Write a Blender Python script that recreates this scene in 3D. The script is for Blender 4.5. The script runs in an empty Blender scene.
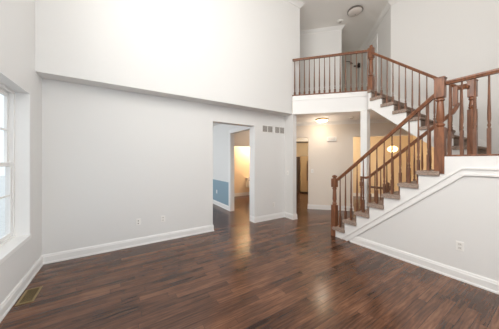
import bpy, bmesh, math, random
from mathutils import Vector, Matrix
random.seed(5)
S = bpy.context.scene
COL = S.collection

# ------------------------------------------------------------------ camera, sky, daylight, exposure
cam_data = bpy.data.cameras.new('camera')
cam = bpy.data.objects.new('camera', cam_data)
COL.objects.link(cam)
cam_data.sensor_fit = 'HORIZONTAL'
cam_data.sensor_width = 36.0
cam_data.lens = 204.257 * 36.0 / 499.0
cam_data.shift_y = -3.957 / 499.0
cam_data.clip_start = 0.05
cam.location = (0, 0, 1.5154)
cam.rotation_euler = (math.radians(90), 0, math.radians(-32.288))
S.camera = cam

SKY = 1.2
world = bpy.data.worlds.new('sky')
S.world = world
world.use_nodes = True
bgn = world.node_tree.nodes['Background']
bgn.inputs[0].default_value = (0.86, 0.935, 1.0, 1)
bgn.inputs[1].default_value = SKY


def area(name, loc, rot, sx, sy, power, color):
    """area light for daylight at a window opening; several openings are unseen and assumed"""
    l = bpy.data.lights.new(name, 'AREA')
    l.shape = 'RECTANGLE'
    l.size, l.size_y, l.energy, l.color = sx, sy, power, color
    o = bpy.data.objects.new(name, l)
    o.location, o.rotation_euler = loc, rot
    COL.objects.link(o)
    return o


R90 = math.radians(90)
DAY = (0.74, 0.88, 1.0)
HIGH = (1.0, 0.965, 0.915)
area('daylight_rear_lower', (1.5, -3.35, 1.5), (R90, 0, 0), 3.4, 1.9, 4, DAY)
area('daylight_rear_upper', (1.5, -3.35, 4.0), (R90, 0, 0), 3.4, 1.9, 44, HIGH)
area('daylight_left_upper', (-1.3, 0.6, 4.45), (R90, 0, -R90), 2.6, 1.7, 195, HIGH)
area('fill_right_lower', (3.95, -1.75, 1.5), (R90, 0, R90), 2.2, 1.9, 135, DAY)  # added fill at unseen right windows, brightens the left wall
area('fill_right_upper', (3.95, -1.75, 4.0), (R90, 0, R90), 2.2, 1.9, 84, HIGH)  # upper half of the added right-hand fill
area('daylight_dining', (-1.3, 6.4, 1.5), (R90, 0, -R90), 1.6, 1.7, 82, (0.88, 0.95, 1.0))

S.view_settings.view_transform = 'Standard'
S.view_settings.look = 'None'
S.view_settings.exposure = 0.02
S.view_settings.gamma = 1.0
S.view_settings.use_curve_mapping = False
S.cycles.use_denoising = True
S.cycles.max_bounces = 14
S.cycles.diffuse_bounces = 10
S.cycles.caustics_reflective = False
S.cycles.caustics_refractive = False
S.cycles.sample_clamp_indirect = 8.0

# ------------------------------------------------------------------ measures
UL, VA, US = -0.9697, 4.1372, 3.6349      # left wall, far wall, stair wall
RI, RUN, V1 = 0.1963, 0.2285, 2.5528      # riser, run, first riser
ZC = 2.7169                               # ground-floor ceiling
Z2 = 16 * RI                              # upper floor
ZT = 5.65                                 # upper ceiling
YU = 2.48                                  # head of the upper flight
VU = 3.863                                # face of the upper far wall
D45 = Vector((0.70710678, -0.70710678))   # along the balcony
N45 = Vector((-0.70710678, -0.70710678))  # out of the balcony, towards the room


# ------------------------------------------------------------------ materials
def lin(c):
    return tuple((x / 12.92 if x <= 0.04045 else ((x + 0.055) / 1.055) ** 2.4) for x in [v / 255 for v in c]) + (1,)


def base_mat(name, rgb, rough=0.5, metal=0.0, bump=0.0, bscale=60, vary=0.0, spec=0.5):
    m = bpy.data.materials.new(name)
    m.use_nodes = True
    nt = m.node_tree
    b = nt.nodes['Principled BSDF']
    b.inputs['Roughness'].default_value = rough
    b.inputs['Metallic'].default_value = metal
    b.inputs['Specular IOR Level'].default_value = spec
    tc = nt.nodes.new('ShaderNodeTexCoord')
    nz = nt.nodes.new('ShaderNodeTexNoise')
    nz.inputs['Scale'].default_value = bscale
    nz.inputs['Detail'].default_value = 3
    nt.links.new(tc.outputs['Object'], nz.inputs['Vector'])
    c = lin(rgb)
    rp = nt.nodes.new('ShaderNodeValToRGB')
    rp.color_ramp.elements[0].position = 0.3
    rp.color_ramp.elements[1].position = 0.7
    rp.color_ramp.elements[0].color = tuple(x * (1 - vary) for x in c[:3]) + (1,)
    rp.color_ramp.elements[1].color = tuple(min(1, x * (1 + vary)) for x in c[:3]) + (1,)
    nt.links.new(nz.outputs['Fac'], rp.inputs['Fac'])
    nt.links.new(rp.outputs['Color'], b.inputs['Base Color'])
    if bump:
        bp = nt.nodes.new('ShaderNodeBump')
        bp.inputs['Strength'].default_value = bump
        bp.inputs['Distance'].default_value = 0.01
        nt.links.new(nz.outputs['Fac'], bp.inputs['Height'])
        nt.links.new(bp.outputs['Normal'], b.inputs['Normal'])
    return m


def emit_mat(name, rgb, strength):
    m = bpy.data.materials.new(name)
    m.use_nodes = True
    b = m.node_tree.nodes['Principled BSDF']
    b.inputs['Base Color'].default_value = lin(rgb)
    b.inputs['Emission Color'].default_value = lin(rgb)
    b.inputs['Emission Strength'].default_value = strength
    b.inputs['Roughness'].default_value = 0.4
    return m


def glass_mat():
    m = bpy.data.materials.new('window_glass')
    m.use_nodes = True
    nt = m.node_tree
    nt.nodes.remove(nt.nodes['Principled BSDF'])
    out = nt.nodes['Material Output']
    tr = nt.nodes.new('ShaderNodeBsdfTransparent')
    gl = nt.nodes.new('ShaderNodeBsdfGlossy')
    gl.inputs['Roughness'].default_value = 0.02
    mx = nt.nodes.new('ShaderNodeMixShader')
    mx.inputs[0].default_value = 0.05
    nt.links.new(tr.outputs[0], mx.inputs[1])
    nt.links.new(gl.outputs[0], mx.inputs[2])
    nt.links.new(mx.outputs[0], out.inputs[0])
    return m


def floor_mat():
    m = bpy.data.materials.new('oak_planks')
    m.use_nodes = True
    nt = m.node_tree
    N, L = nt.nodes, nt.links
    b = N['Principled BSDF']
    tc = N.new('ShaderNodeTexCoord')
    sep = N.new('ShaderNodeSeparateXYZ')
    L.new(tc.outputs['Object'], sep.inputs[0])

    def mt(op, a, bb=None, c=None):
        n = N.new('ShaderNodeMath')
        n.operation = op
        for i, v in enumerate((a, bb, c)):
            if v is None:
                continue
            if isinstance(v, (int, float)):
                n.inputs[i].default_value = v
            else:
                L.new(v, n.inputs[i])
        return n.outputs[0]
    W = 0.083
    yr = mt('DIVIDE', sep.outputs['Y'], W)
    row = mt('FLOOR', yr)
    fy = mt('FRACT', yr)
    wn = N.new('ShaderNodeTexWhiteNoise')
    wn.noise_dimensions = '1D'
    L.new(row, wn.inputs['W'])
    xo = mt('MULTIPLY_ADD', wn.outputs['Value'], 7.0, sep.outputs['X'])
    xr = mt('DIVIDE', xo, 0.95)
    col = mt('FLOOR', xr)
    fx = mt('FRACT', xr)
    cmb = N.new('ShaderNodeCombineXYZ')
    L.new(row, cmb.inputs[0])
    L.new(col, cmb.inputs[1])
    wp = N.new('ShaderNodeTexWhiteNoise')
    wp.noise_dimensions = '3D'
    L.new(cmb.outputs[0], wp.inputs['Vector'])
    # grain, stretched along the plank and offset per plank
    sh = mt('MULTIPLY', wp.outputs['Value'], 30.0)
    gx = mt('MULTIPLY_ADD', sep.outputs['X'], 3.4, sh)
    gy = mt('MULTIPLY_ADD', sep.outputs['Y'], 33.0, sh)
    gv = N.new('ShaderNodeCombineXYZ')
    L.new(gx, gv.inputs[0])
    L.new(gy, gv.inputs[1])
    gn = N.new('ShaderNodeTexNoise')
    gn.inputs['Scale'].default_value = 1.0
    gn.inputs['Detail'].default_value = 5
    gn.inputs['Roughness'].default_value = 0.62
    gn.inputs['Distortion'].default_value = 0.35
    L.new(gv.outputs[0], gn.inputs['Vector'])
    # cathedral grain
    cv = N.new('ShaderNodeCombineXYZ')
    L.new(mt('MULTIPLY_ADD', sep.outputs['X'], 1.3, sh), cv.inputs[0])
    L.new(mt('MULTIPLY_ADD', sep.outputs['Y'], 7.0, sh), cv.inputs[1])
    wv = N.new('ShaderNodeTexWave')
    wv.inputs['Scale'].default_value = 1.6
    wv.inputs['Distortion'].default_value = 9.0
    wv.inputs['Detail'].default_value = 3
    wv.inputs['Detail Scale'].default_value = 1.2
    wv.bands_direction = 'Y'
    L.new(cv.outputs[0], wv.inputs['Vector'])
    t = mt('MULTIPLY', gn.outputs['Fac'], 0.62)
    t = mt('MULTIPLY_ADD', wv.outputs['Fac'], 0.08, t)
    t = mt('MULTIPLY_ADD', wp.outputs['Value'], 0.22, t)
    bn = N.new('ShaderNodeTexNoise')
    bn.inputs['Scale'].default_value = 2.3
    bn.inputs['Detail'].default_value = 3
    L.new(tc.outputs['Object'], bn.inputs['Vector'])
    t = mt('MULTIPLY_ADD', mt('SUBTRACT', bn.outputs['Fac'], 0.5), 0.45, t)
    rp = N.new('ShaderNodeValToRGB')
    e = rp.color_ramp.elements
    e[0].position, e[0].color = 0.20, lin((40, 23, 17))
    e[1].position, e[1].color = 0.95, lin((164, 119, 88))
    k = e.new(0.5); k.color = lin((96, 64, 46))
    k = e.new(0.72); k.color = lin((130, 90, 66))
    L.new(t, rp.inputs['Fac'])
    # joints between the planks
    ey = mt('MINIMUM', fy, mt('SUBTRACT', 1.0, fy))
    ex = mt('MULTIPLY', mt('MINIMUM', fx, mt('SUBTRACT', 1.0, fx)), 11.0)
    gap = mt('LESS_THAN', mt('MINIMUM', ey, ex), 0.018)
    mx = N.new('ShaderNodeMixRGB')
    mx.inputs[2].default_value = lin((38, 24, 19))
    L.new(mt('MULTIPLY', gap, 0.75), mx.inputs[0])
    L.new(rp.outputs['Color'], mx.inputs[1])
    L.new(mx.outputs[0], b.inputs['Base Color'])
    L.new(mt('MULTIPLY_ADD', gn.outputs['Fac'], 0.16, 0.12), b.inputs['Roughness'])
    b.inputs['Specular IOR Level'].default_value = 0.5
    bp = N.new('ShaderNodeBump')
    bp.inputs['Strength'].default_value = 0.12
    bp.inputs['Distance'].default_value = 0.004
    hh = mt('SUBTRACT', mt('MULTIPLY', gn.outputs['Fac'], 0.5), gap)
    L.new(hh, bp.inputs['Height'])
    L.new(bp.outputs['Normal'], b.inputs['Normal'])
    return m


def wood_mat(name, a, c, rough=0.32):
    m = bpy.data.materials.new(name)
    m.use_nodes = True
    nt = m.node_tree
    N, L = nt.nodes, nt.links
    b = N['Principled BSDF']
    tc = N.new('ShaderNodeTexCoord')
    mp = N.new('ShaderNodeMapping')
    mp.inputs['Scale'].default_value = (28, 28, 5)
    nz = N.new('ShaderNodeTexNoise')
    nz.inputs['Scale'].default_value = 1.0
    nz.inputs['Detail'].default_value = 4
    nz.inputs['Distortion'].default_value = 0.8
    rp = N.new('ShaderNodeValToRGB')
    rp.color_ramp.elements[0].position, rp.color_ramp.elements[0].color = 0.3, lin(a)
    rp.color_ramp.elements[1].position, rp.color_ramp.elements[1].color = 0.72, lin(c)
    L.new(tc.outputs['Object'], mp.inputs[0])
    L.new(mp.outputs[0], nz.inputs['Vector'])
    L.new(nz.outputs['Fac'], rp.inputs['Fac'])
    L.new(rp.outputs['Color'], b.inputs['Base Color'])
    b.inputs['Roughness'].default_value = rough
    return m


M = {
    'wall': base_mat('wall_paint', (224, 223, 221), 0.65, bump=0.04, bscale=180, vary=0.012),
    'trim': base_mat('trim_paint', (233, 232, 230), 0.4, vary=0.006, bscale=20),
    'ceiling': base_mat('ceiling_paint', (242, 240, 237), 0.75, vary=0.01, bscale=40),
    'foyer': base_mat('foyer_paint', (228, 220, 210), 0.65, vary=0.012, bscale=90),
    'orange': base_mat('kitchen_paint', (230, 208, 172), 0.65, vary=0.015, bscale=70),
    'blue': base_mat('wainscot_paint', (140, 164, 178), 0.6, vary=0.02, bscale=70),
    'powder': base_mat('powder_paint', (234, 216, 188), 0.65, vary=0.015, bscale=70),
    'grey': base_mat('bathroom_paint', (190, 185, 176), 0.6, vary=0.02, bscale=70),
    'floor': floor_mat(),
    'rail': wood_mat('handrail_wood', (98, 60, 40), (146, 95, 64)),
    'wood': wood_mat('baluster_wood', (92, 60, 43), (136, 92, 66)),
    'carpet': base_mat('stair_carpet', (156, 138, 126), 0.95, bump=0.9, bscale=70, vary=0.42, spec=0.1),
    'brass': base_mat('brass', (168, 146, 104), 0.38, metal=0.75, vary=0.05),
    'nickel': base_mat('nickel', (140, 134, 128), 0.3, metal=0.85, vary=0.03),
    'dark': base_mat('dark_metal', (46, 40, 36), 0.4, metal=0.5, vary=0.05),
    'slot': base_mat('dark_slot', (70, 62, 55), 0.7, vary=0.05),
    'socket': base_mat('socket_plastic', (218, 215, 210), 0.4, vary=0.01),
    'shade_slot': base_mat('grille_shadow', (128, 123, 118), 0.7, vary=0.03),
    'bounce_carpet': base_mat('bounce_carpet', (214, 204, 190), 0.95, bump=0.6, bscale=120, vary=0.12, spec=0.1),  # unseen carpet, made pale to bounce light onto the loft ceiling
    'plastic': base_mat('white_plastic', (236, 234, 230), 0.35, vary=0.006),
    'grille': base_mat('grille_enamel', (188, 183, 177), 0.5, vary=0.02),
    'porcelain': base_mat('porcelain', (236, 233, 226), 0.12, vary=0.004),
    'fridge': base_mat('fridge_steel', (168, 142, 104), 0.4, metal=0.15, vary=0.05),
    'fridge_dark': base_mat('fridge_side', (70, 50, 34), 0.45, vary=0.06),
    'frosted': base_mat('frosted_glass', (214, 206, 200), 0.35, vary=0.01),
    'glow': emit_mat('lit_glass', (255, 214, 158), 9.0),
    'glow_warm': emit_mat('lit_shade', (255, 224, 170), 3.0),
    'glass': glass_mat(),
    'lawn': base_mat('pale_paving', (226, 228, 226), 0.9, bump=0.3, bscale=8, vary=0.08),
    'siding': base_mat('pale_siding', (205, 206, 208), 0.8, vary=0.04),
}


# ------------------------------------------------------------------ mesh helpers (all in world coordinates)
def prism(bm, poly, z0, z1):
    lo = [bm.verts.new((p[0], p[1], z0)) for p in poly]
    hi = [bm.verts.new((p[0], p[1], z1)) for p in poly]
    n = len(poly)
    bm.faces.new(lo[::-1]); bm.faces.new(hi)
    for i in range(n):
        bm.faces.new((lo[i], lo[(i + 1) % n], hi[(i + 1) % n], hi[i]))


def box(bm, x0, x1, y0, y1, z0, z1):
    prism(bm, [(x0, y0), (x1, y0), (x1, y1), (x0, y1)], z0, z1)


def xprism(bm, poly_yz, x0, x1):
    lo = [bm.verts.new((x0, p[0], p[1])) for p in poly_yz]
    hi = [bm.verts.new((x1, p[0], p[1])) for p in poly_yz]
    n = len(poly_yz)
    bm.faces.new(lo[::-1]); bm.faces.new(hi)
    for i in range(n):
        bm.faces.new((lo[i], lo[(i + 1) % n], hi[(i + 1) % n], hi[i]))


def seg(bm, P, d, t0, t1, o0, o1, z0, z1, n=None):
    """a straight wall piece: along d from t0 to t1, across n from o0 to o1"""
    P, d = Vector(P), Vector(d)
    n = Vector(n) if n is not None else Vector((d.y, -d.x))
    q = [P + d * t0 + n * o0, P + d * t1 + n * o0, P + d * t1 + n * o1, P + d * t0 + n * o1]
    prism(bm, q, z0, z1)


def sweep(bm, path, prof, up=Vector((0, 0, 1))):
    """profile (across, up) swept along a polyline with mitred joints"""
    path = [Vector(p) for p in path]
    rings = []
    for i, p in enumerate(path):
        a = (path[i] - path[i - 1]).normalized() if i > 0 else None
        c = (path[i + 1] - path[i]).normalized() if i < len(path) - 1 else None
        if a is None: a = c
        if c is None: c = a
        t = (a + c).normalized()
        side = t.cross(up)
        if side.length < 1e-4:
            side = Vector((1, 0, 0))
        side.normalize()
        u = side.cross(t).normalized()
        co = max(0.35, t.dot(a))
        flat = abs(a.cross(c).dot(up)) > 1e-5      # turning in plan: stretch across, else stretch up
        ks, ku = (1 / co, 1) if flat else (1, 1 / co)
        rings.append([bm.verts.new(p + side * x * ks + u * z * ku) for x, z in prof])
    n = len(prof)
    for r0, r1 in zip(rings, rings[1:]):
        for i in range(n):
            bm.faces.new((r0[i], r0[(i + 1) % n], r1[(i + 1) % n], r1[i]))
    bm.faces.new(rings[0][::-1]); bm.faces.new(rings[-1])


def lathe(bm, prof, cx, cy, z0, n=12):
    """prof: list of (radius, z)"""
    rings = []
    for r, z in prof:
        rings.append([bm.verts.new((cx + r * math.cos(2 * math.pi * i / n), cy + r * math.sin(2 * math.pi * i / n), z0 + z)) for i in range(n)])
    for a, c in zip(rings, rings[1:]):
        for i in range(n):
            bm.faces.new((a[i], a[(i + 1) % n], c[(i + 1) % n], c[i]))
    bm.faces.new(rings[0][::-1]); bm.faces.new(rings[-1])


def world_loc(o):
    v = Vector(o.location)
    while o.parent:
        o = o.parent
        v += Vector(o.location)
    return v


def obj(name, bm, mat, parent=None, smooth=False, bevel=0.0, origin=None):
    bmesh.ops.recalc_face_normals(bm, faces=bm.faces)
    if bevel:
        es = [e for e in bm.edges if len(e.link_faces) == 2 and e.calc_face_angle(0) > 0.5]
        bmesh.ops.bevel(bm, geom=es, offset=bevel, segments=2, profile=0.5, affect='EDGES')
    vs = [v.co for v in bm.verts]
    if origin is None:
        lo = Vector((min(v.x for v in vs), min(v.y for v in vs), min(v.z for v in vs)))
        hi = Vector((max(v.x for v in vs), max(v.y for v in vs), max(v.z for v in vs)))
        origin = Vector(((lo.x + hi.x) / 2, (lo.y + hi.y) / 2, lo.z))
    origin = Vector(origin)
    bmesh.ops.translate(bm, verts=bm.verts, vec=-origin)
    me = bpy.data.meshes.new(name)
    bm.to_mesh(me)
    bm.free()
    if smooth:
        for p in me.polygons:
            p.use_smooth = True
        me.set_sharp_from_angle(angle=math.radians(38))
    me.materials.append(mat if not isinstance(mat, str) else M[mat])
    o = bpy.data.objects.new(name, me)
    COL.objects.link(o)
    if parent is not None:
        o.parent = parent
        o.location = origin - world_loc(parent)
    else:
        o.location = origin
    return o


def struct(name, bm, mat, label, cat, parent=None, **k):
    o = obj(name, bm, mat, parent, **k)
    if parent is None:
        o['kind'] = 'structure'
        o['label'], o['category'] = label, cat
    return o


def thing(name, label, cat, loc, group=None):
    o = bpy.data.objects.new(name, None)
    o.empty_display_size = 0.1
    o.location = loc
    COL.objects.link(o)
    o['label'], o['category'] = label, cat
    if group:
        o['group'] = group
    return o


def tag(o, label, cat, group=None):
    o['label'], o['category'] = label, cat
    if group:
        o['group'] = group
    return o


def BM():
    return bmesh.new()


# ------------------------------------------------------------------ structure: floor and ceilings
b = BM(); box(b, -1.4, 11.5, -3.4, 10.5, -0.12, 0.0)
struct('floor', b, 'floor', 'dark stained oak plank floor running through all rooms', 'floor', origin=(0, 0, 0))

slab = [(3.60, 4.0), (3.72, 3.88), (5.06, 2.535), (6.0, 2.535), (6.0, 0.8), (11.5, 0.8), (11.5, 10.5), (-1.17, 10.5), (-1.17, 4.3372), (3.6, 4.3372)]
b = BM(); prism(b, slab, ZC + 0.02, Z2)
struct('floor_upper', b, 'bounce_carpet', 'carpeted upper floor behind the balcony railing', 'floor')
b = BM(); prism(b, slab, ZC - 0.004, ZC + 0.02)
struct('ceiling_lower', b, 'ceiling', 'low foyer ceiling under the balcony', 'ceiling')
b = BM(); box(b, -1.2, 11.5, -3.4, 10.5, ZT, ZT + 0.1)
struct('ceiling', b, 'ceiling', 'high white ceiling above the balcony hall', 'ceiling')

# ------------------------------------------------------------------ structure: walls of the big room
# left wall with the window seen at the edge of the photo, an upper window and the dining room's window
WY0, WY1, WZ0, WZ1 = 1.93, 3.685, 0.555, 2.372
T = 0.20


def wall_x(bm, x0, x1, y0, y1, z0, z1, holes):
    """wall slab across x with rectangular holes (y0, y1, z0, z1), none overlapping in y"""
    holes = sorted(holes)
    y = y0
    for h in holes:
        if h[0] > y: box(bm, x0, x1, y, h[0], z0, z1)
        if h[2] > z0: box(bm, x0, x1, h[0], h[1], z0, h[2])
        if h[3] < z1: box(bm, x0, x1, h[0], h[1], h[3], z1)
        y = h[1]
    if y < y1: box(bm, x0, x1, y, y1, z0, z1)


def wall_y(bm, y0, y1, x0, x1, z0, z1, holes):
    holes = sorted(holes)
    x = x0
    for h in holes:
        if h[0] > x: box(bm, x, h[0], y0, y1, z0, z1)
        if h[2] > z0: box(bm, h[0], h[1], y0, y1, z0, h[2])
        if h[3] < z1: box(bm, h[0], h[1], y0, y1, h[3], z1)
        x = h[1]
    if x < x1: box(bm, x, x1, y0, y1, z0, z1)


b = BM()
wall_x(b, UL - T, UL, -3.2, 8.8, 0, ZC, [(WY0, WY1, WZ0, WZ1), (5.6, 7.2, 0.65, 2.35)])
wall_x(b, UL - T, UL, -3.2, 8.8, ZC, ZT, [(-0.7, 1.9, 3.6, 5.3)])
struct('wall_left', b, 'wall', 'plain left wall around the deep-set window', 'wall')

b = BM()
wall_y(b, VA, VA + T, UL, 3.86, 0, ZC, [(1.68, 2.765, 0, 2.362)])
struct('wall_far', b, 'wall', 'lower far wall with the cased dining room opening', 'wall')
b = BM()
box(b, UL, 4.02, VU, VA + T, ZC, ZT)
struct('wall_far_upper', b, 'wall', 'upper far wall overhanging the lower one with a ledge', 'wall')
b = BM(); box(b, 3.74, 3.86, 3.83, VA, 0, ZC)
struct('wall_pilaster', b, 'wall', 'narrow wall return at the right end of the far wall', 'wall')

# rear wall behind the photographer, with tall windows
b = BM()
wall_y(b, -3.3, -3.1, UL - T, 6.1, 0, ZC, [(-0.2, 3.2, 0.55, 2.45)])
wall_y(b, -3.3, -3.1, UL - T, 6.1, ZC, ZT, [(-0.2, 3.2, 3.05, 4.95)])
struct('wall_rear', b, 'wall', 'rear wall with large window openings', 'wall')

# wall under the lower stair flight and landing, and on past the landing
YL = V1 - 7 * RUN                          # landing edge
YE = -0.3                                  # end of the landing


def zn(y):                                 # line through the nosings of the lower flight
    return RI * (1 + (V1 - y) / RUN)


b = BM()
poly = [(V1 - 0.02, 0), (V1 - 0.02, RI - 0.04)]
for k in range(2, 9):
    poly += [(V1 - (k - 1) * RUN, (k - 1) * RI - 0.065), (V1 - (k - 1) * RUN, k * RI - 0.065)]
poly += [(YE, 8 * RI - 0.065), (YE, 0)]
xprism(b, poly, US, US + 0.10)
wall_x(b, US, US + 0.10, -3.1, YE, 0, ZC, [(-2.85, -0.65, 0.55, 2.45)])  # unseen window openings, added to let the right-hand fill in
wall_x(b, US, US + 0.10, -3.1, YE, ZC, ZT, [(-2.85, -0.65, 3.05, 4.95)])
struct('wall_stair', b, 'wall', 'white wall under the lower stair flight', 'wall')
b = BM()
xprism(b, poly, 4.50, 4.58)
box(b, US + 0.1, 5.95, YL - 0.12, YL - 0.02, 0, 8 * RI - 0.065)
struct('wall_stair_inner', b, 'wall', 'inner wall under the stair flight and landing', 'wall')
b = BM(); box(b, US + 0.10, 5.95, YE - 0.1, YE, 0, ZT)
struct('wall_stair_end', b, 'wall', 'end wall behind the stair landing', 'wall')

# tall stairwell wall; under the upper flight its lower edge follows the flight


def zu(y):                                 # nosing line of the upper flight
    return Z2 + (y - YU) * RI / RUN


b = BM()
box(b, 5.95, 6.07, YE - 0.1, 0.62, 0, ZT)
xprism(b, [(0.62, 0), (0.90, 0), (0.90, zu(0.90) - 0.38), (YU, zu(YU) - 0.42), (2.53, zu(YU) - 0.42), (2.53, ZT), (0.62, ZT)], 5.95, 6.07)
struct('wall_stairwell', b, 'wall', 'tall bright stairwell wall right of the upper flight', 'wall')

# loft: wall facing the balcony, hall behind it
HC = Vector((5.78, 3.82))                  # outer corner where the hall starts
b = BM()
seg(b, HC, -D45, 0, 2.6, 0, 0.12, Z2, ZT, n=-N45)
struct('wall_loft', b, 'wall', 'loft wall facing the balcony railing', 'wall')
b = BM(); box(b, 3.90, 4.02, VA + T, 5.75, Z2, ZT)
struct('wall_loft_left', b, 'wall', 'left end wall of the balcony corridor', 'wall')
b = BM(); seg(b, HC, -N45, 0.12, 2.75, 0, -0.12, Z2, ZT, n=D45)
struct('wall_hall_left', b, 'wall', 'left wall of the upper hall', 'wall')
HR = Vector((5.95, 2.53))
b = BM(); seg(b, HR, -N45, 0.0, 3.6, 0, 0.12, Z2, ZT, n=D45)
struct('wall_hall_right', b, 'wall', 'right wall of the upper hall with a door casing', 'wall')
HE = Vector((7.50, 4.30))                  # hall end
b = BM(); seg(b, HE, D45, -1.3, 1.3, 0, 0.1, Z2, ZT, n=-N45)
struct('wall_hall_end', b, 'grey', 'grey wall at the end of the upper hall', 'wall')
b = BM()
seg(b, HR, -N45, 0.86, 0.95, -0.022, 0.0, Z2, Z2 + 2.2, n=D45)
seg(b, HR, -N45, 0.95, 1.75, -0.022, 0.0, Z2 + 2.11, Z2 + 2.2, n=D45)
seg(b, HR, -N45, 1.75, 1.84, -0.022, 0.0, Z2, Z2 + 2.2, n=D45)
seg(b, HR, -N45, 0.95, 1.75, -0.006, 0.0, Z2, Z2 + 2.11, n=D45)
struct('door_1', b, 'trim', 'white cased door on the right wall of the upper hall', 'door')

# dining room behind the far wall
XD = 2.781
b = BM()
wall_x(b, XD, XD + 0.12, VA + T, 8.6, 0, ZC, [(4.40, 5.457, 0, 2.325)])
struct('wall_dining_right', b, 'wall', 'dining room wall with a doorway and blue lower half', 'wall')
b = BM(); box(b, XD - 0.006, XD, 5.56, 8.6, 0.0, 0.853)
struct('trim_1', b, 'blue', 'blue painted lower half of the dining room wall', 'wainscot')
b = BM(); box(b, UL, XD + 0.12, 8.6, 8.7, 0, ZC)
struct('wall_dining_far', b, 'wall', 'far wall of the dining room', 'wall')
# doorway casing
b = BM()
box(b, XD - 0.018, XD, 5.457, 5.56, 0, 2.43)
box(b, XD - 0.018, XD, 4.35, 5.457, 2.325, 2.43)
box(b, XD, XD + 0.12, 5.445, 5.457, 0, 2.325)
struct('door_2', b, 'trim', 'white casing around the dining room doorway', 'door frame')

# powder room beyond
b = BM()
wall_y(b, 6.77, 6.87, XD + 0.12, 5.2, 0, ZC, [(3.42, 4.75, 0, 2.06)])
struct('wall_powder_front', b, 'foyer', 'wall above the powder room entrance', 'wall')
b = BM(); box(b, XD + 0.12, 5.3, 7.6, 7.7, 0, ZC); box(b, 5.2, 5.3, 6.77, 7.6, 0, ZC)
struct('wall_powder_back', b, 'powder', 'warm lit powder room wall behind the toilet', 'wall')

# foyer back wall, square to the balcony, with two openings into the kitchen
Q0 = Vector((4.72, 4.71))
NB = -N45
b = BM()
FT = 0.12
for t0, t1, z0, z1 in ((-0.9, -0.45, 0, ZC), (-0.45, 0.385, 2.24, ZC), (0.385, 1.68, 0, ZC), (1.68, 4.15, 2.235, ZC), (4.15, 4.6, 0, ZC)):
    seg(b, Q0, D45, t0, t1, 0, FT, z0, z1, n=NB)
struct('wall_foyer', b, 'foyer', 'foyer back wall between the two kitchen openings', 'wall')
b = BM()
P1 = Q0 + D45 * 4.6
prism(b, [(P1.x, P1.y), (P1.x + 0.1, P1.y), (6.0, 0.82), (6.0, 0.92)], 0, ZC)
struct('wall_foyer_right', b, 'foyer', 'right wall of the foyer behind the stairs', 'wall')
b = BM()
Pl = Q0 - D45 * 0.9
prism(b, [(Pl.x, Pl.y), (Pl.x + 0.1, Pl.y), (5.2, 6.77), (5.1, 6.77)], 0, ZC)
struct('wall_passage', b, 'foyer', 'passage wall between foyer and powder room', 'wall')
# kitchen shell
b = BM()
KF = Vector((8.61, 4.78))
seg(b, KF, D45, -1.3, 1.9, 0, 0.1, 0, ZC, n=NB)
struct('wall_kitchen_far', b, 'orange', 'orange kitchen wall seen through the stair balusters', 'wall')
b = BM()
PK = KF + D45 * 1.9
Pm = Q0 + D45 * 4.5
prism(b, [(PK.x, PK.y), (PK.x + 0.1, PK.y), (Pm.x + 0.25, Pm.y), (Pm.x + 0.15, Pm.y + 0.1)], 0, ZC)
struct('wall_kitchen_right', b, 'orange', 'right wall of the orange kitchen', 'wall')
b = BM()
PK2 = KF - D45 * 1.3
prism(b, [(PK2.x, PK2.y), (PK2.x + 0.1, PK2.y), (PK2.x + 1.6, PK2.y + 1.5), (PK2.x + 1.5, PK2.y + 1.5)], 0, ZC)
seg(b, (7.9, 7.35), D45, -3.2, 1.7, 0, 0.1, 0, ZC, n=NB)
struct('wall_kitchen_back', b, 'orange', 'orange wall behind the refrigerator', 'wall')
b = BM(); prism(b, [(5.2, 6.9), (5.3, 6.9), (5.75, 9.6), (5.65, 9.6)], 0, ZC)
struct('wall_kitchen_left', b, 'orange', 'left wall of the kitchen', 'wall')

# soffit above the refrigerator
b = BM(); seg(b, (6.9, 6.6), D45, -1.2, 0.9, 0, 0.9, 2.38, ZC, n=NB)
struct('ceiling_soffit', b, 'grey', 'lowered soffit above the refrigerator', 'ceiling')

# column carrying the end of the balcony
b = BM(); box(b, 4.855, 5.005, 2.565, 2.715, 0.0, ZC - 0.02); box(b, 4.845, 5.015, 2.555, 2.725, ZC - 0.02, ZC + 0.0)
struct('column', b, 'trim', 'white square column under the balcony corner', 'column', bevel=0.004)

# ------------------------------------------------------------------ trim: baseboards, crown, fascia
BP = [(0, 0), (0.022, 0), (0.022, 0.018), (0.016, 0.03), (0.016, 0.105), (0.012, 0.112), (0.012, 0.122), (0.006, 0.138), (0, 0.138)]


def run_trim(bm, pts, prof, z, flip=False):
    pr = [(-x if flip else x, zz) for x, zz in prof]
    sweep(bm, [(p[0], p[1], z) for p in pts], pr)


b = BM(); run_trim(b, [(UL, -3.1), (UL, VA), (1.68, VA), (1.68, VA + T)], BP, 0)
struct('baseboard_left', b, 'trim', 'white baseboard along the left and far walls', 'baseboard')
b = BM(); run_trim(b, [(2.765, VA + T), (2.765, VA), (3.74, VA), (3.74, 3.83), (3.86, 3.83), (3.86, VA + T)], BP, 0)
struct('baseboard_far', b, 'trim', 'white baseboard around the wall piece right of the opening', 'baseboard')
b = BM(); run_trim(b, [(US, 2.22), (US, -3.1)], BP, 0)
struct('baseboard_right', b, 'trim', 'white baseboard below the stair wall', 'baseboard')
b = BM(); run_trim(b, [(XD, 8.6), (XD, 5.56)], BP, 0)
struct('baseboard_dining', b, 'trim', 'white baseboard under the blue wall', 'baseboard')
b = BM()
run_trim(b, [tuple(Q0 + D45 * 0.385 + NB * FT), tuple(Q0 + D45 * 0.385), tuple(Q0 + D45 * 1.68), tuple(Q0 + D45 * 1.68 + NB * FT)], BP, 0)
struct('baseboard_foyer', b, 'trim', 'white baseboard of the foyer back wall', 'baseboard')
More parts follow.
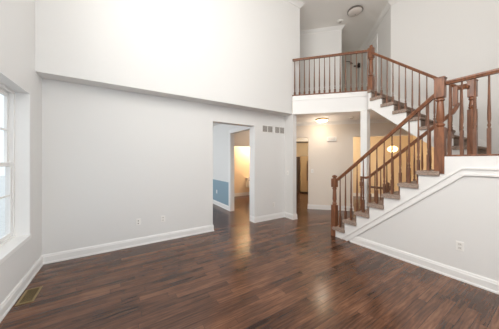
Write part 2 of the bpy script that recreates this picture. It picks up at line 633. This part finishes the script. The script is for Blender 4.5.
b = BM(); run_trim(b, [(XD + 0.12, 7.6), (5.2, 7.6)], BP, 0)
struct('baseboard_powder', b, 'trim', 'white baseboard in the powder room', 'baseboard')
b = BM(); run_trim(b, [tuple(KF - D45 * 1.2), tuple(KF + D45 * 1.9)], BP, 0)
struct('baseboard_kitchen', b, 'trim', 'white baseboard of the kitchen wall', 'baseboard')

CP = [(0, 0), (0.085, 0), (0.085, -0.016), (0.07, -0.022), (0.05, -0.05), (0.022, -0.075), (0.016, -0.085), (0.016, -0.1), (0, -0.1)]
b = BM(); run_trim(b, [(UL, 3.2), (UL, VU), (4.02, VU), (4.02, VA)], CP, ZT)
struct('trim_2', b, 'trim', 'crown moulding at the top of the upper far wall', 'crown moulding')
b = BM()
run_trim(b, [tuple(HC - D45 * 2.5), tuple(HC), tuple(HC - N45 * 2.7)], CP, ZT)
struct('trim_3', b, 'trim', 'crown moulding on the loft wall turning into the hall', 'crown moulding')
b = BM(); run_trim(b, [tuple(HR - N45 * 3.0), tuple(HR), (5.95, -0.3)], CP, ZT)
struct('trim_4', b, 'trim', 'crown moulding along hall and stairwell wall', 'crown moulding')
b = BM(); run_trim(b, [tuple(Q0 - D45 * 1.2), tuple(Q0 + D45 * 4.5)], CP, ZC)
struct('trim_5', b, 'trim', 'crown moulding along the foyer back wall', 'crown moulding')

# balcony fascia
F0 = Vector((3.730, 3.838))
FL = 1.80
b = BM()
seg(b, F0, D45, 0, FL, 0.0, 0.02, ZC - 0.025, Z2 + 0.02, n=N45)
seg(b, F0, D45, -0.005, FL, 0.02, 0.032, Z2 - 0.10, Z2 - 0.075, n=N45)
seg(b, F0, D45, -0.005, FL, 0.02, 0.028, ZC - 0.025, ZC + 0.01, n=N45)
struct('trim_6', b, 'trim', 'white fascia board below the balcony railing', 'fascia')

# ------------------------------------------------------------------ window in the left wall
win = thing('window_1', 'white framed window deep set in the left wall', 'window', (UL, (WY0 + WY1) / 2, WZ0))
win['kind'] = 'structure'
XO = UL - T
b = BM()
box(b, UL - 0.135, UL - 0.002, WY1 - 0.012, WY1, WZ0, WZ1)
box(b, UL - 0.135, UL - 0.002, WY0, WY0 + 0.012, WZ0, WZ1)
box(b, UL - 0.135, UL - 0.002, WY0, WY1, WZ1 - 0.012, WZ1)
obj('jamb', b, 'trim', win)
b = BM(); box(b, UL - 0.135, UL + 0.012, WY0 + 0.001, WY1 + 0.004, WZ0 - 0.025, WZ0 + 0.022)
obj('sill', b, 'trim', win, bevel=0.004)
YM = (WY0 + WY1) / 2
b = BM()
for y0, y1 in ((WY0, WY0 + 0.045), (YM - 0.045, YM + 0.045), (WY1 - 0.045, WY1)):
    box(b, XO, UL - 0.13, y0, y1, WZ0 + 0.02, WZ1)
for y0, y1 in ((WY0 + 0.045, YM - 0.045), (YM + 0.045, WY1 - 0.045)):
    box(b, XO, UL - 0.13, y0, y1, WZ0 + 0.02, WZ0 + 0.05)
    box(b, XO, UL - 0.13, y0, y1, WZ1 - 0.045, WZ1)
obj('window_frame', b, 'trim', win)
ZM = 1.47
for (y0, y1) in ((WY0 + 0.047, YM - 0.047), (YM + 0.047, WY1 - 0.047)):
    for (z0, z1, xo, zmun) in ((WZ0 + 0.052, ZM + 0.02, UL - 0.155, 1.10), (ZM - 0.02, WZ1 - 0.047, UL - 0.182, 1.88)):
        b = BM()
        s = 0.045
        box(b, xo - 0.012, xo + 0.012, y0, y0 + s, z0, z1)
        box(b, xo - 0.012, xo + 0.012, y1 - s, y1, z0, z1)
        box(b, xo - 0.012, xo + 0.012, y0 + s, y1 - s, z0, z0 + s)
        box(b, xo - 0.012, xo + 0.012, y0 + s, y1 - s, z1 - s, z1)
        sash = obj('sash', b, 'trim', win)
        b = BM()
        box(b, xo - 0.009, xo + 0.009, y0 + s, y1 - s, zmun - 0.011, zmun + 0.011)
        ym = (y0 + y1) / 2
        box(b, xo - 0.008, xo + 0.008, ym - 0.011, ym + 0.011, z0 + s, z1 - s)
        obj('muntin', b, 'trim', sash)
        b = BM(); box(b, xo - 0.002, xo + 0.002, y0 + s - 0.005, y1 - s + 0.005, z0 + s - 0.005, z1 - s + 0.005)
        obj('window_pane', b, 'glass', sash)

# outside
b = BM(); box(b, -40, -1.3, -30, 40, -0.6, -0.5)
struct('ground', b, 'lawn', 'pale ground outside the window', 'ground')

# ------------------------------------------------------------------ staircase
st = thing('staircase', 'white two-flight staircase with brown carpeted treads and landing', 'staircase', (4.1, V1, 0))
XI = 4.60                                  # inner side of the lower flight


def tread_profile(yn, yb, z, s):
    """carpet-wrapped tread: nose at yn rounded, back at yb; s = sign from nose to back"""
    t = 0.062
    pts = [(yb, z - t), (yb, z)]
    for a in range(0, 181, 30):
        r = t / 2
        pts.append((yn + s * r - s * r * math.sin(math.radians(a)), z - r + r * math.cos(math.radians(a))))
    return pts


for k in range(1, 8):
    yr = V1 - (k - 1) * RUN
    b = BM(); xprism(b, tread_profile(yr + 0.03, yr - RUN, k * RI, -1), US - 0.045, XI + 0.02)
    obj('tread', b, 'carpet', st)
    b = BM(); box(b, US + 0.101, 4.499, yr - 0.012, yr + 0.004, (k - 1) * RI + 0.0, k * RI - 0.062)
    obj('riser', b, 'carpet', st)
b = BM()
box(b, US + 0.1, XI, YL - 0.012, YL + 0.004, 7 * RI, 8 * RI - 0.062)
obj('riser', b, 'carpet', st)
b = BM()
xprism(b, tread_profile(YL + 0.03, YL - 0.1, 8 * RI, -1), US + 0.01, XI + 0.02)
box(b, US + 0.01, 5.95, YE, YL - 0.1, 8 * RI - 0.062, 8 * RI)
box(b, XI + 0.02, 5.95, YL - 0.1, YL, 8 * RI - 0.062, 8 * RI)
obj('landing', b, 'carpet', st)
# outer stringer with sawtooth top, and the moulding below it
OFF1, OFF2 = 0.32, 0.44
inv = lambda z: V1 - RUN * (z / RI - 1)
b = BM()
poly = [(V1 + 0.005, 0), (V1 + 0.005, RI - 0.04)]
for k in range(2, 9):
    poly += [(V1 - (k - 1) * RUN + 0.005, (k - 1) * RI - 0.065), (V1 - (k - 1) * RUN + 0.005, k * RI - 0.065)]
poly += [(YE, 8 * RI + 0.0), (YE, 1.43), (inv(1.43 + OFF1), 1.43), (inv(OFF1), 0)]
poly[-5] = (YL + 0.005, 8 * RI)
xprism(b, poly, US - 0.013, US - 0.001)
obj('stringer', b, 'trim', st)
b = BM()


def band(o0, o1, zl0, zl1, x0, x1):
    xprism(b, [(inv(o0), 0), (inv(zl0 + o0), zl0), (YE, zl0), (YE, zl1), (inv(zl1 + o1), zl1), (inv(o1), 0)], x0, x1)


band(OFF1, OFF1 + 0.025, 1.43, 1.407, US - 0.030, US)
band(OFF1 + 0.025, OFF2 - 0.03, 1.407, 1.355, US - 0.014, US)
band(OFF2 - 0.03, OFF2, 1.355, 1.33, US - 0.024, US)
obj('moulding', b, 'trim', st)
# upper flight
XU0, XU1 = 4.86, 5.945
for k in range(9, 16):
    yb = YU - (15 - k) * RUN
    b = BM(); xprism(b, tread_profile(yb - RUN - 0.03, yb, k * RI, 1), XU0 - 0.045, XU1)
    obj('tread', b, 'carpet', st)
    b = BM(); box(b, XU0, XU1, yb - RUN - 0.004, yb - RUN + 0.012, (k - 1) * RI, k * RI - 0.062)
    obj('riser', b, 'carpet', st)
b = BM(); box(b, XU0, XU1, YU - 0.004, YU + 0.012, 15 * RI, Z2 - 0.062)
obj('riser', b, 'carpet', st)
b = BM(); xprism(b, tread_profile(YU - 0.03, YU + 0.05, Z2, 1), XU0 - 0.045, XU1)
obj('tread', b, 'carpet', st)
b = BM()
y0 = YU - 7 * RUN
poly = []
yy = y0 - 0.005
poly.append((yy, 8 * RI - 0.02))
for k in range(9, 17):
    yf = YU - (16 - k) * RUN - 0.005
    poly += [(yf, (k - 1) * RI - 0.04 if k > 9 else 8 * RI - 0.02), (yf, k * RI - 0.065)]
poly += [(YU + 0.05, Z2 - 0.065), (YU + 0.05, ZC - 0.025), (YU, zu(YU) - 0.43), (y0 - 0.005, zu(y0) - 0.43)]
# drop duplicate first point
poly = poly[1:]
xprism(b, poly, XU0 - 0.008, XU0 + 0.03)
obj('stringer', b, 'trim', st)
b = BM(); xprism(b, [(y0, zu(y0) - 0.43), (YU, zu(YU) - 0.43), (YU, zu(YU) - 0.40), (y0, zu(y0) - 0.40)], XU0 + 0.03, XU1)
obj('underside', b, 'ceiling', st)
b = BM(); xprism(b, [(y0, zu(y0) + 0.10), (YU, zu(YU) + 0.10), (YU, zu(YU) - 0.2), (y0, zu(y0) - 0.2)], XU1 - 0.014, XU1)
obj('skirt_board', b, 'trim', st)

# ------------------------------------------------------------------ railings
HP = [(-0.022, -0.05), (0.022, -0.05), (0.024, -0.03), (0.031, -0.022), (0.031, -0.010), (0.02, 0.0), (-0.02, 0.0), (-0.031, -0.010), (-0.031, -0.022), (-0.024, -0.03)]
BH = 0.86


def baluster_bm(block):
    b = BM()
    box(b, -0.0165, 0.0165, -0.0165, 0.0165, 0, block)
    h = BH - block
    pr = [(0.015, 0), (0.011, 0.012), (0.0165, 0.03), (0.0165, 0.04), (0.011, 0.055), (0.0165, 0.10), (0.0165, 0.15), (0.0125, h * 0.55), (0.0095, h * 0.8), (0.009, h)]
    lathe(b, pr, 0, 0, block, 8)
    return b


bal_proto = {}


def baluster(parent, x, y, z0, z1, block=0.22, mat='wood'):
    key = (block, mat)
    if key not in bal_proto:
        o = obj('baluster', baluster_bm(block), mat, parent, smooth=True, origin=(0, 0, 0))
        bal_proto[key] = o
    else:
        o = bal_proto[key].copy()
        COL.objects.link(o)
        o.parent = parent
    o.location = Vector((x, y, z0)) - world_loc(parent)
    o.scale = (1, 1, (z1 - z0) / BH)
    return o


def newel(parent, x, y, z0, z1, w, low, up, gap=0.0, mat='rail', flat=False, capk=1.0):
    """square block at the foot (height low), turned shaft, square block at the top (height up), turned cap"""
    b = BM()
    h = z1 - z0
    box(b, x - w / 2, x + w / 2, y - w / 2, y + w / 2, z0, z0 + low)
    cap = 0.075
    if flat: cap = 0.03
    zb = z1 - cap - up - gap
    r = w / 2
    mid = zb - z0 - low
    lathe(b, [(r * 0.95, 0), (r * 0.7, 0.012), (r * 0.95, 0.028), (r * 0.95, 0.04), (r * 0.62, 0.06), (r * 0.82, 0.14 * mid + 0.06), (r * 0.86, 0.3 * mid), (r * 0.68, mid - 0.07),
              (r * 0.62, mid - 0.055), (r * 0.9, mid - 0.04), (r * 0.9, mid - 0.025), (r * 0.7, mid - 0.012), (r * 0.95, mid)], x, y, z0 + low, 14)
    w2 = w * 0.98
    box(b, x - w2 / 2, x + w2 / 2, y - w2 / 2, y + w2 / 2, zb, zb + up)
    o = obj('newel_post', b, mat, parent, smooth=True)
    b = BM()
    if flat:
        zb = z1 - 0.03 - up
        box(b, x - r * 1.1, x + r * 1.1, y - r * 1.1, y + r * 1.1, zb + up, zb + up + 0.016)
        lathe(b, [(r * 0.95, 0.016), (r * 0.7, 0.026), (r * 0.2, 0.03)], x, y, zb + up, 14)
        obj('newel_cap', b, mat, o, smooth=True)
        return o
    rc = r * capk
    lathe(b, [(r * 0.95, 0), (rc * 0.62, 0.01), (rc * 0.62, 0.022), (rc * 1.0, 0.03), (rc * 1.04, 0.045), (rc * 0.8, 0.062), (rc * 0.35, 0.073), (rc * 0.1, cap)], x, y, zb + up, 14)
    obj('newel_cap', b, mat, o, smooth=True)
    return o


RX = US + 0.045                            # rail line on the near side of the lower flight
lr = thing('stair_railing', 'brown railing on the near side of the lower flight, from floor newel to landing newel', 'railing', (RX, V1, 0), 'stair and balcony railings')
newel(lr, RX - 0.02, V1 + 0.02, 0, 1.225, 0.095, 0.62, 0.17)
newel(lr, RX - 0.02, YL + 0.005, 1.34, 2.645, 0.104, 0.62, 0.25, flat=True)
RO = 0.935
pts = [(RX, V1 - 0.02, zn(V1 - 0.02) + RO), (RX, YL + 0.05, zn(YL + 0.05) + RO)]
b = BM(); sweep(b, pts, HP); obj('handrail', b, 'rail', lr, smooth=True)
for k in range(1, 8):
    for fr in (0.40, 0.90):
        y = V1 - (k - 1) * RUN - RUN * fr
        if y < YL + 0.05: continue
        baluster(lr, RX, y, k * RI, zn(y) + RO - 0.05, 0.20 if fr < 0.6 else 0.28)

# landing guard
lg = thing('landing_railing', 'short level railing along the landing edge at the right border', 'railing', (RX, 0.3, 8 * RI), 'stair and balcony railings')
b = BM(); sweep(b, [(RX, YL - 0.05, 2.575), (RX, YE, 2.575)], HP); obj('handrail', b, 'rail', lg, smooth=True)
b = BM(); box(b, US - 0.02, US + 0.075, YE, YL - 0.055, 8 * RI, 8 * RI + 0.02); obj('shoe_rail', b, 'rail', lg, bevel=0.005)
y = YL - 0.085
while y > YE + 0.05:
    baluster(lg, RX, y, 8 * RI + 0.02, 2.53, 0.28)
    y -= 0.1135

# far side of the lower flight
FX = 4.545
fr_ = thing('stair_railing', 'brown railing on the far side of the lower flight, rising to a gooseneck', 'railing', (FX, V1, 0), 'stair and balcony railings')
RF = 0.825
ya = 2.36
yg = 1.005
pts = [(FX, 2.53, 1.165), (FX, 2.42, 1.165), (FX, ya, zn(ya) + RF), (FX, yg + 0.05, zn(yg + 0.05) + RF), (FX, yg + 0.012, zn(yg) + RF + 0.03), (FX, yg, zn(yg) + RF + 0.09)]
b = BM(); sweep(b, pts, HP, up=Vector((0, 0.3, 1)).normalized())
sweep(b, [(FX, yg, zn(yg) + RF + 0.04), (FX, yg, 2.695)], [(-0.028, -0.028), (0.028, -0.028), (0.028, 0.028), (-0.028, 0.028)], up=Vector((0, 1, 0)))
sweep(b, [(FX, yg + 0.02, 2.70), (FX + 0.10, 0.88, 2.70)], HP)
obj('handrail', b, 'rail', fr_, smooth=True)
newel(fr_, FX, V1 - 0.03, RI, 1.12, 0.05, 0.25, 0.10)
for k in range(1, 8):
    for q in (0.40, 0.90):
        y = V1 - (k - 1) * RUN - RUN * q
        if y > 2.45 or y < yg + 0.03: continue
        baluster(fr_, FX, y, k * RI, zn(y) + RF - 0.05, 0.20 if q < 0.6 else 0.28)

# upper flight
UX = 4.935
ur = thing('stair_railing', 'brown railing of the upper flight, rising from landing to balcony newel', 'railing', (UX, 1.7, 8 * RI), 'stair and balcony railings')
newel(ur, 4.69, 0.845, 8 * RI, 2.79, 0.10, 0.75, 0.24, flat=True)
UO = 0.90
b = BM(); sweep(b, [(4.70, 0.88, zu(0.98) + UO), (UX - 0.02, 1.06, zu(1.02) + UO + 0.02), (UX, 1.16, zu(1.16) + UO), (UX, 2.50, zu(2.50) + UO)], HP)
obj('handrail', b, 'rail', ur, smooth=True)
for k in range(9, 16):
    yb = YU - (15 - k) * RUN
    for q in (0.15, 0.65):
        y = yb - RUN + RUN * q
        if y < 0.98: continue
        baluster(ur, UX, y, k * RI, zu(y) + UO - 0.05, 0.14, 'wood')

# balcony
BL = Vector((3.735, 3.825)) - N45 * 0.045
br = thing('balcony_railing', 'brown level railing across the front of the balcony with corner newel', 'railing', (4.3, 3.2, Z2), 'stair and balcony railings')
BN = Vector((4.985, 2.535))
b = BM()
e0 = F0 - N45 * 0.03
dB = BN - e0
LB = dB.length
dB.normalize()
zr = 4.125
sweep(b, [(e0.x, e0.y, zr), (BN.x, BN.y, zr)], HP)
obj('handrail', b, 'rail', br, smooth=True)
b = BM(); seg(b, F0, D45, -0.01, LB, -0.07, 0.035, Z2 + 0.02, Z2 + 0.045, n=N45); obj('shoe_rail', b, 'rail', br, bevel=0.005)
newel(br, BN.x, BN.y, Z2 - 0.03, 4.235, 0.112, 0.37, 0.235, capk=0.62)
nb = 15
for i in range(nb):
    t = 0.055 + i * (LB - 0.125) / (nb - 1)
    p = e0 + dB * t
    baluster(br, p.x, p.y, Z2 + 0.045, zr - 0.05, 0.08, 'wood')

# low guard rail behind the stairs
gr = thing('guard_rail', 'low dark wooden rail with a knobbed post behind the stair balusters', 'railing', (4.9, 2.3, 0))
b = BM(); sweep(b, [(4.90, 2.54, 0.905), (4.90, 2.24, 0.905), (4.90, 2.20, 0.86)], [(-0.02, -0.022), (0.02, -0.022), (0.02, 0.022), (-0.02, 0.022)])
obj('handrail', b, 'wood', gr)
newel(gr, 4.93, 2.15, 0, 1.04, 0.07, 0.5, 0.10, mat='wood')

# ------------------------------------------------------------------ lamps and ceiling fittings


def ceiling_light(x, y, z, r, label, ring, dome, group):
    t = thing('ceiling_light', label, 'ceiling light', (x, y, z), group)
    b = BM(); lathe(b, [(r * 0.6, 0), (r, -0.004), (r * 1.03, -0.018), (r * 1.03, -0.032), (r * 0.95, -0.040)][::-1], x, y, z, 32)
    obj('lamp_base', b, ring, t, smooth=True)
    b = BM(); lathe(b, [(r * 0.94, -0.041), (r * 0.9, -0.055), (r * 0.74, -0.078), (r * 0.45, -0.095), (r * 0.12, -0.102), (0.005, -0.103)][::-1], x, y, z, 32)
    obj('lamp_shade', b, dome, t, smooth=True)
    b = BM(); lathe(b, [(0.004, -0.125), (0.010, -0.12), (0.010, -0.112), (0.006, -0.104)], x, y, z, 10)
    obj('finial', b, ring, t, smooth=True)
    return t


def point(name, loc, power, color, r=0.12):
    l = bpy.data.lights.new(name, 'POINT')
    l.energy, l.color, l.shadow_soft_size = power, color, r
    o = bpy.data.objects.new(name, l)
    o.location = loc
    COL.objects.link(o)
    return o


WARM = (1.0, 0.89, 0.74)
ceiling_light(4.928, 3.874, ZC, 0.17, 'round lit flush ceiling light in the foyer under the balcony', 'brass', 'glow', 'flush ceiling lights')
point('foyer_lamp_light', (4.928, 3.874, ZC - 0.30), 7, (1.0, 0.88, 0.74))
ceiling_light(5.46, 3.20, ZT, 0.19, 'unlit round flush light with dark ring on the loft ceiling', 'nickel', 'frosted', 'flush ceiling lights')

pd = thing('pendant_lamp', 'lit glass pendant lamp hanging in the orange kitchen behind the stairs', 'pendant lamp', (7.65, 3.20, 1.80))
b = BM(); lathe(b, [(0.006, 0.24), (0.006, 0.92)], 7.65, 3.20, 1.80, 8); obj('rod', b, 'brass', pd)
b = BM(); lathe(b, [(0.04, 0.0), (0.10, 0.02), (0.14, 0.06), (0.15, 0.11), (0.12, 0.16), (0.05, 0.2)], 7.65, 3.20, 1.80, 24); obj('lamp_shade', b, 'glow_warm', pd, smooth=True)
b = BM(); lathe(b, [(0.055, 0.2), (0.05, 0.23), (0.02, 0.25)], 7.65, 3.20, 1.80, 16); obj('fitter_cap', b, 'brass', pd, smooth=True)
point('pendant_light', (7.65, 3.20, 1.55), 26, WARM)
point('kitchen_light', (7.0, 5.3, 2.3), 80, WARM)
point('powder_light', (4.9, 7.2, 2.3), 44, (1.0, 0.89, 0.74))
point('passage_light', (4.25, 6.0, 2.45), 4, (1.0, 0.94, 0.87))


def disc_detector(x, y, z, r, label):
    t = thing('smoke_detector', label, 'smoke detector', (x, y, z), 'smoke detectors')
    b = BM(); lathe(b, [(r, 0), (r, -0.018), (r * 0.93, -0.03)][::-1], x, y, z, 20); obj('housing', b, 'plastic', t, smooth=True)
    b = BM(); lathe(b, [(r * 0.6, -0.0305), (r * 0.55, -0.042), (r * 0.1, -0.044)][::-1], x, y, z, 16); obj('vent_cap', b, 'grille', t, smooth=True)
    return t


disc_detector(5.50, 3.68, ZT, 0.075, 'round white smoke detector on the loft ceiling beside the unlit light')
disc_detector(5.39, 3.261, ZC, 0.065, 'round white smoke detector on the foyer ceiling beside the column')

# ------------------------------------------------------------------ wall fittings: plates on (P, along d, out n)


def plate(kind, label, cat, P, d, n, z, group, w=0.072, h=0.115):
    P, d, n = Vector(P), Vector(d), Vector(n)
    t = thing(kind, label, cat, (P.x, P.y, z), group)
    b = BM(); seg(b, P, d, -w / 2, w / 2, 0, 0.006, z - h / 2, z + h / 2, n=n); obj('cover_plate', b, 'plastic', t, bevel=0.0018)
    if kind == 'wall_outlet':
        for dz in (-0.024, 0.024):
            b = BM(); seg(b, P, d, -0.017, 0.017, 0.006, 0.009, z + dz - 0.015, z + dz + 0.015, n=n); so = obj('socket', b, 'socket', t, bevel=0.001)
            b = BM()
            for dx in (-0.007, 0.007):
                seg(b, P, d, dx - 0.0015, dx + 0.0015, 0.009, 0.0097, z + dz - 0.004, z + dz + 0.008, n=n)
            obj('slot', b, 'shade_slot', so)
    elif kind == 'cable_outlet':
        for dz in (-0.022, 0.022):
            b = BM(); seg(b, P, d, -0.009, 0.009, 0.006, 0.014, z + dz - 0.009, z + dz + 0.009, n=n); obj('jack', b, 'nickel', t, bevel=0.002)
    else:
        b = BM(); seg(b, P, d, -0.009, 0.009, 0.006, 0.009, z - 0.016, z + 0.016, n=n); obj('switch_well', b, 'grille', t)
        b = BM(); seg(b, P, d, -0.005, 0.005, 0.009, 0.019, z - 0.002, z + 0.011, n=n); obj('toggle', b, 'plastic', t, bevel=0.0015)
    return t


GO = 'wall outlets'
plate('cable_outlet', 'white cable outlet low on the far wall, left of the wall socket', 'outlet', (0.27, VA), (1, 0), (0, -1), 0.42, GO)
plate('wall_outlet', 'white wall socket low on the far wall, right of the cable outlet', 'outlet', (0.68, VA), (1, 0), (0, -1), 0.415, GO)
plate('wall_outlet', 'white wall socket low between the dining opening and the foyer', 'outlet', (3.352, VA), (1, 0), (0, -1), 0.37, GO)
plate('wall_outlet', 'white wall socket on the bare wall under the stairs', 'outlet', (US, 0.763), (0, 1), (-1, 0), 0.433, GO)
plate('wall_outlet', 'white wall socket on the blue dining room wall', 'outlet', (XD - 0.006, 6.474), (0, 1), (-1, 0), 0.457, GO)
plate('light_switch', 'white light switch on the narrow wall return beside the foyer', 'light switch', (3.74, 4.02), (0, 1), (-1, 0), 1.19, 'light switches')
ps = Q0 + D45 * 0.50
plate('light_switch', 'white light switch on the foyer wall right of the refrigerator opening', 'light switch', tuple(ps), tuple(D45), tuple(N45), 1.19, 'light switches')

# door chime on the foyer wall
pc = Q0 + D45 * 1.07
ch = thing('door_chime', 'white door chime box high on the foyer wall', 'door chime', (pc.x, pc.y, 2.1))
b = BM(); seg(b, pc, D45, -0.14, 0.14, 0, 0.05, 2.11, 2.24, n=N45); obj('chime_cover', b, 'plastic', ch, bevel=0.006)
b = BM()
for i in range(4):
    seg(b, pc, D45, -0.10, 0.10, 0.05, 0.053, 2.135 + i * 0.024, 2.143 + i * 0.024, n=N45)
obj('vent_slats', b, 'grille', ch)


# return-air grilles
def grille(x0, x1, z0, z1, label):
    t = thing('air_grille', label, 'vent', ((x0 + x1) / 2, VA, z0), 'return air grilles')
    b = BM()
    f = 0.012
    box(b, x0, x1, VA - 0.008, VA, z0, z0 + f); box(b, x0, x1, VA - 0.008, VA, z1 - f, z1)
    box(b, x0, x0 + f, VA - 0.008, VA, z0 + f, z1 - f); box(b, x1 - f, x1, VA - 0.008, VA, z0 + f, z1 - f)
    xm = (x0 + x1) / 2
    box(b, xm - 0.008, xm + 0.008, VA - 0.008, VA, z0 + f, z1 - f)
    obj('grille_frame', b, 'plastic', t)
    b = BM(); box(b, x0 + f, x1 - f, VA - 0.0015, VA - 0.0005, z0 + f, z1 - f); obj('backing', b, 'shade_slot', t)
    b = BM()
    n = 12
    for i in range(n):
        z = z0 + f + (i + 0.5) * (z1 - z0 - 2 * f) / n
        for xa, xb in ((x0 + f, xm - 0.008), (xm + 0.008, x1 - f)):
            box(b, xa, xb, VA - 0.006, VA - 0.003, z - 0.0036, z + 0.0036)
    obj('louvers', b, 'grille', t)


grille(2.985, 3.325, 2.225, 2.405, 'left of the two white return air grilles above the wall beside the opening')
grille(3.385, 3.72, 2.225, 2.405, 'right of the two white return air grilles, nearest the foyer corner')

# floor register
fx0, fx1, fy0, fy1 = -0.93, -0.79, 3.10, 3.41
fv = thing('floor_register', 'brass floor register by the left baseboard below the window', 'vent', ((fx0 + fx1) / 2, (fy0 + fy1) / 2, 0))
b = BM()
f = 0.02
box(b, fx0, fx1, fy0, fy0 + f, 0, 0.006); box(b, fx0, fx1, fy1 - f, fy1, 0, 0.006)
box(b, fx0, fx0 + f, fy0 + f, fy1 - f, 0, 0.006); box(b, fx1 - f, fx1, fy0 + f, fy1 - f, 0, 0.006)
obj('register_frame', b, 'brass', fv, bevel=0.0015)
b = BM(); box(b, fx0 + f, fx1 - f, fy0 + f, fy1 - f, 0.0004, 0.0014); obj('duct_opening', b, 'dark', fv)
b = BM()
for i in range(12):
    y = fy0 + f + (i + 0.5) * (fy1 - fy0 - 2 * f) / 12
    box(b, fx0 + f, fx1 - f, y - 0.003, y + 0.003, 0.0015, 0.005)
obj('louvers', b, 'brass', fv)

# ------------------------------------------------------------------ refrigerator in the kitchen
RFp = Vector((7.166, 6.753)) - D45 * 0.08
fg = thing('refrigerator', 'bronze steel refrigerator seen through the narrow foyer opening', 'refrigerator', (RFp.x, RFp.y, 0))
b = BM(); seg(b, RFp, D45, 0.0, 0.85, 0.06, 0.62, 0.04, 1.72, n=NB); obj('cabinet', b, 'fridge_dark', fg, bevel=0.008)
for t0, t1, lab in ((0.0, 0.34, 'door'), (0.345, 0.85, 'door')):
    b = BM(); seg(b, RFp, D45, t0, t1, 0, 0.058, 0.06, 1.71, n=NB); dr = obj('door', b, 'fridge', fg, bevel=0.01)
    th = t1 - 0.04 if t0 == 0 else t0 + 0.02
    b = BM(); seg(b, RFp, D45, th, th + 0.022, -0.05, -0.03, 0.6, 1.5, n=NB)
    seg(b, RFp, D45, th, th + 0.022, -0.05, 0.0, 0.6, 0.63, n=NB); seg(b, RFp, D45, th, th + 0.022, -0.05, 0.0, 1.47, 1.5, n=NB)
    obj('handle', b, 'dark', dr, bevel=0.004)
b = BM(); seg(b, RFp, D45, 0.02, 0.83, 0.03, 0.5, 0, 0.06, n=NB); obj('kick_grille', b, 'dark', fg)
ct = tag(obj('kitchen_cabinet', (lambda bb: (seg(bb, RFp, D45, -0.75, -0.02, 0.0, 0.62, 0, 1.69, n=NB), bb)[1])(BM()), 'fridge_dark', bevel=0.006), 'dark kitchen cabinet left of the refrigerator', 'cabinet')

# ------------------------------------------------------------------ toilet in the powder room
tx, ty = 4.79, 7.58
tl = thing('toilet', 'white toilet in the warm lit powder room beyond the dining doorway', 'toilet', (tx, 7.25, 0))


def oval(bm, rings, n=24):
    rr = []
    for cy, rx, ry, z in rings:
        rr.append([bm.verts.new((tx + rx * math.cos(2 * math.pi * i / n), cy + ry * math.sin(2 * math.pi * i / n), z)) for i in range(n)])
    for a, c in zip(rr, rr[1:]):
        for i in range(n):
            bm.faces.new((a[i], a[(i + 1) % n], c[(i + 1) % n], c[i]))
    bm.faces.new(rr[0][::-1]); bm.faces.new(rr[-1])


b = BM(); oval(b, [(7.22, 0.11, 0.22, 0), (7.22, 0.10, 0.20, 0.1), (7.18, 0.13, 0.22, 0.22), (7.14, 0.18, 0.25, 0.34), (7.13, 0.185, 0.26, 0.385)])
obj('bowl', b, 'porcelain', tl, smooth=True)
b = BM(); oval(b, [(7.13, 0.19, 0.265, 0.387), (7.13, 0.19, 0.265, 0.41)]); obj('toilet_seat', b, 'porcelain', tl, smooth=True)
b = BM(); oval(b, [(7.13, 0.185, 0.26, 0.411), (7.13, 0.18, 0.25, 0.43)]); obj('toilet_lid', b, 'porcelain', tl, smooth=True)
b = BM(); box(b, tx - 0.2, tx + 0.2, 7.40, 7.58, 0.36, 0.74); tk = obj('tank', b, 'porcelain', tl, bevel=0.015)
b = BM(); box(b, tx - 0.21, tx + 0.21, 7.39, 7.585, 0.741, 0.775); obj('tank_lid', b, 'porcelain', tl, bevel=0.008)
b = BM(); box(b, tx - 0.16, tx - 0.10, 7.375, 7.40, 0.66, 0.68); obj('flush_lever', b, 'nickel', tl, bevel=0.003)


# ------------------------------------------------------------------ dark fittings on the grey hall wall
def hall_pt(t):
    return HE + D45 * t


p = hall_pt(-0.40)
sh = thing('shower_head', 'dark shower head on a curved arm on the grey wall beyond the balcony', 'shower head', (p.x, p.y, 5.2))
b = BM()
circ = [(0.012 * math.cos(a * math.pi / 4), 0.012 * math.sin(a * math.pi / 4)) for a in range(8)]
path = []
for i in range(7):
    a = i / 6
    q = p + N45 * (0.02 + 0.03 * a) + D45 * (-0.04 + 0.2 * a)
    path.append((q.x, q.y, 5.235 + 0.025 * math.sin(a * math.pi) - 0.05 * a * a))
sweep(b, path, circ); obj('arm', b, 'dark', sh, smooth=True)
q = p + N45 * 0.06 + D45 * 0.17
b = BM(); lathe(b, [(0.05, 0), (0.048, 0.015), (0.02, 0.05), (0.012, 0.06)], q.x, q.y, 5.13, 16); obj('spray_head', b, 'dark', sh, smooth=True)
p = hall_pt(-0.03)
hs = thing('hand_shower', 'dark hand shower on a slim vertical bar on the grey wall beyond the balcony', 'hand shower', (p.x, p.y, 4.3))
q = p + N45 * 0.05 + D45 * 0.05
b = BM(); lathe(b, [(0.01, 0), (0.01, 0.98)], q.x, q.y, 4.2, 8)
seg(b, p, D45, 0.04, 0.06, 0, 0.05, 5.12, 5.14, n=N45); seg(b, p, D45, 0.04, 0.06, 0, 0.05, 4.22, 4.24, n=N45)
obj('slide_bar', b, 'nickel', hs, smooth=True)
b = BM(); seg(b, p, D45, 0.005, 0.095, 0.062, 0.10, 4.96, 5.12, n=N45); obj('holder', b, 'dark', hs, bevel=0.008)
b = BM(); seg(b, p, D45, -0.12, 0.0, 0.062, 0.09, 5.00, 5.05, n=N45); obj('hand_spray', b, 'dark', hs, bevel=0.008)
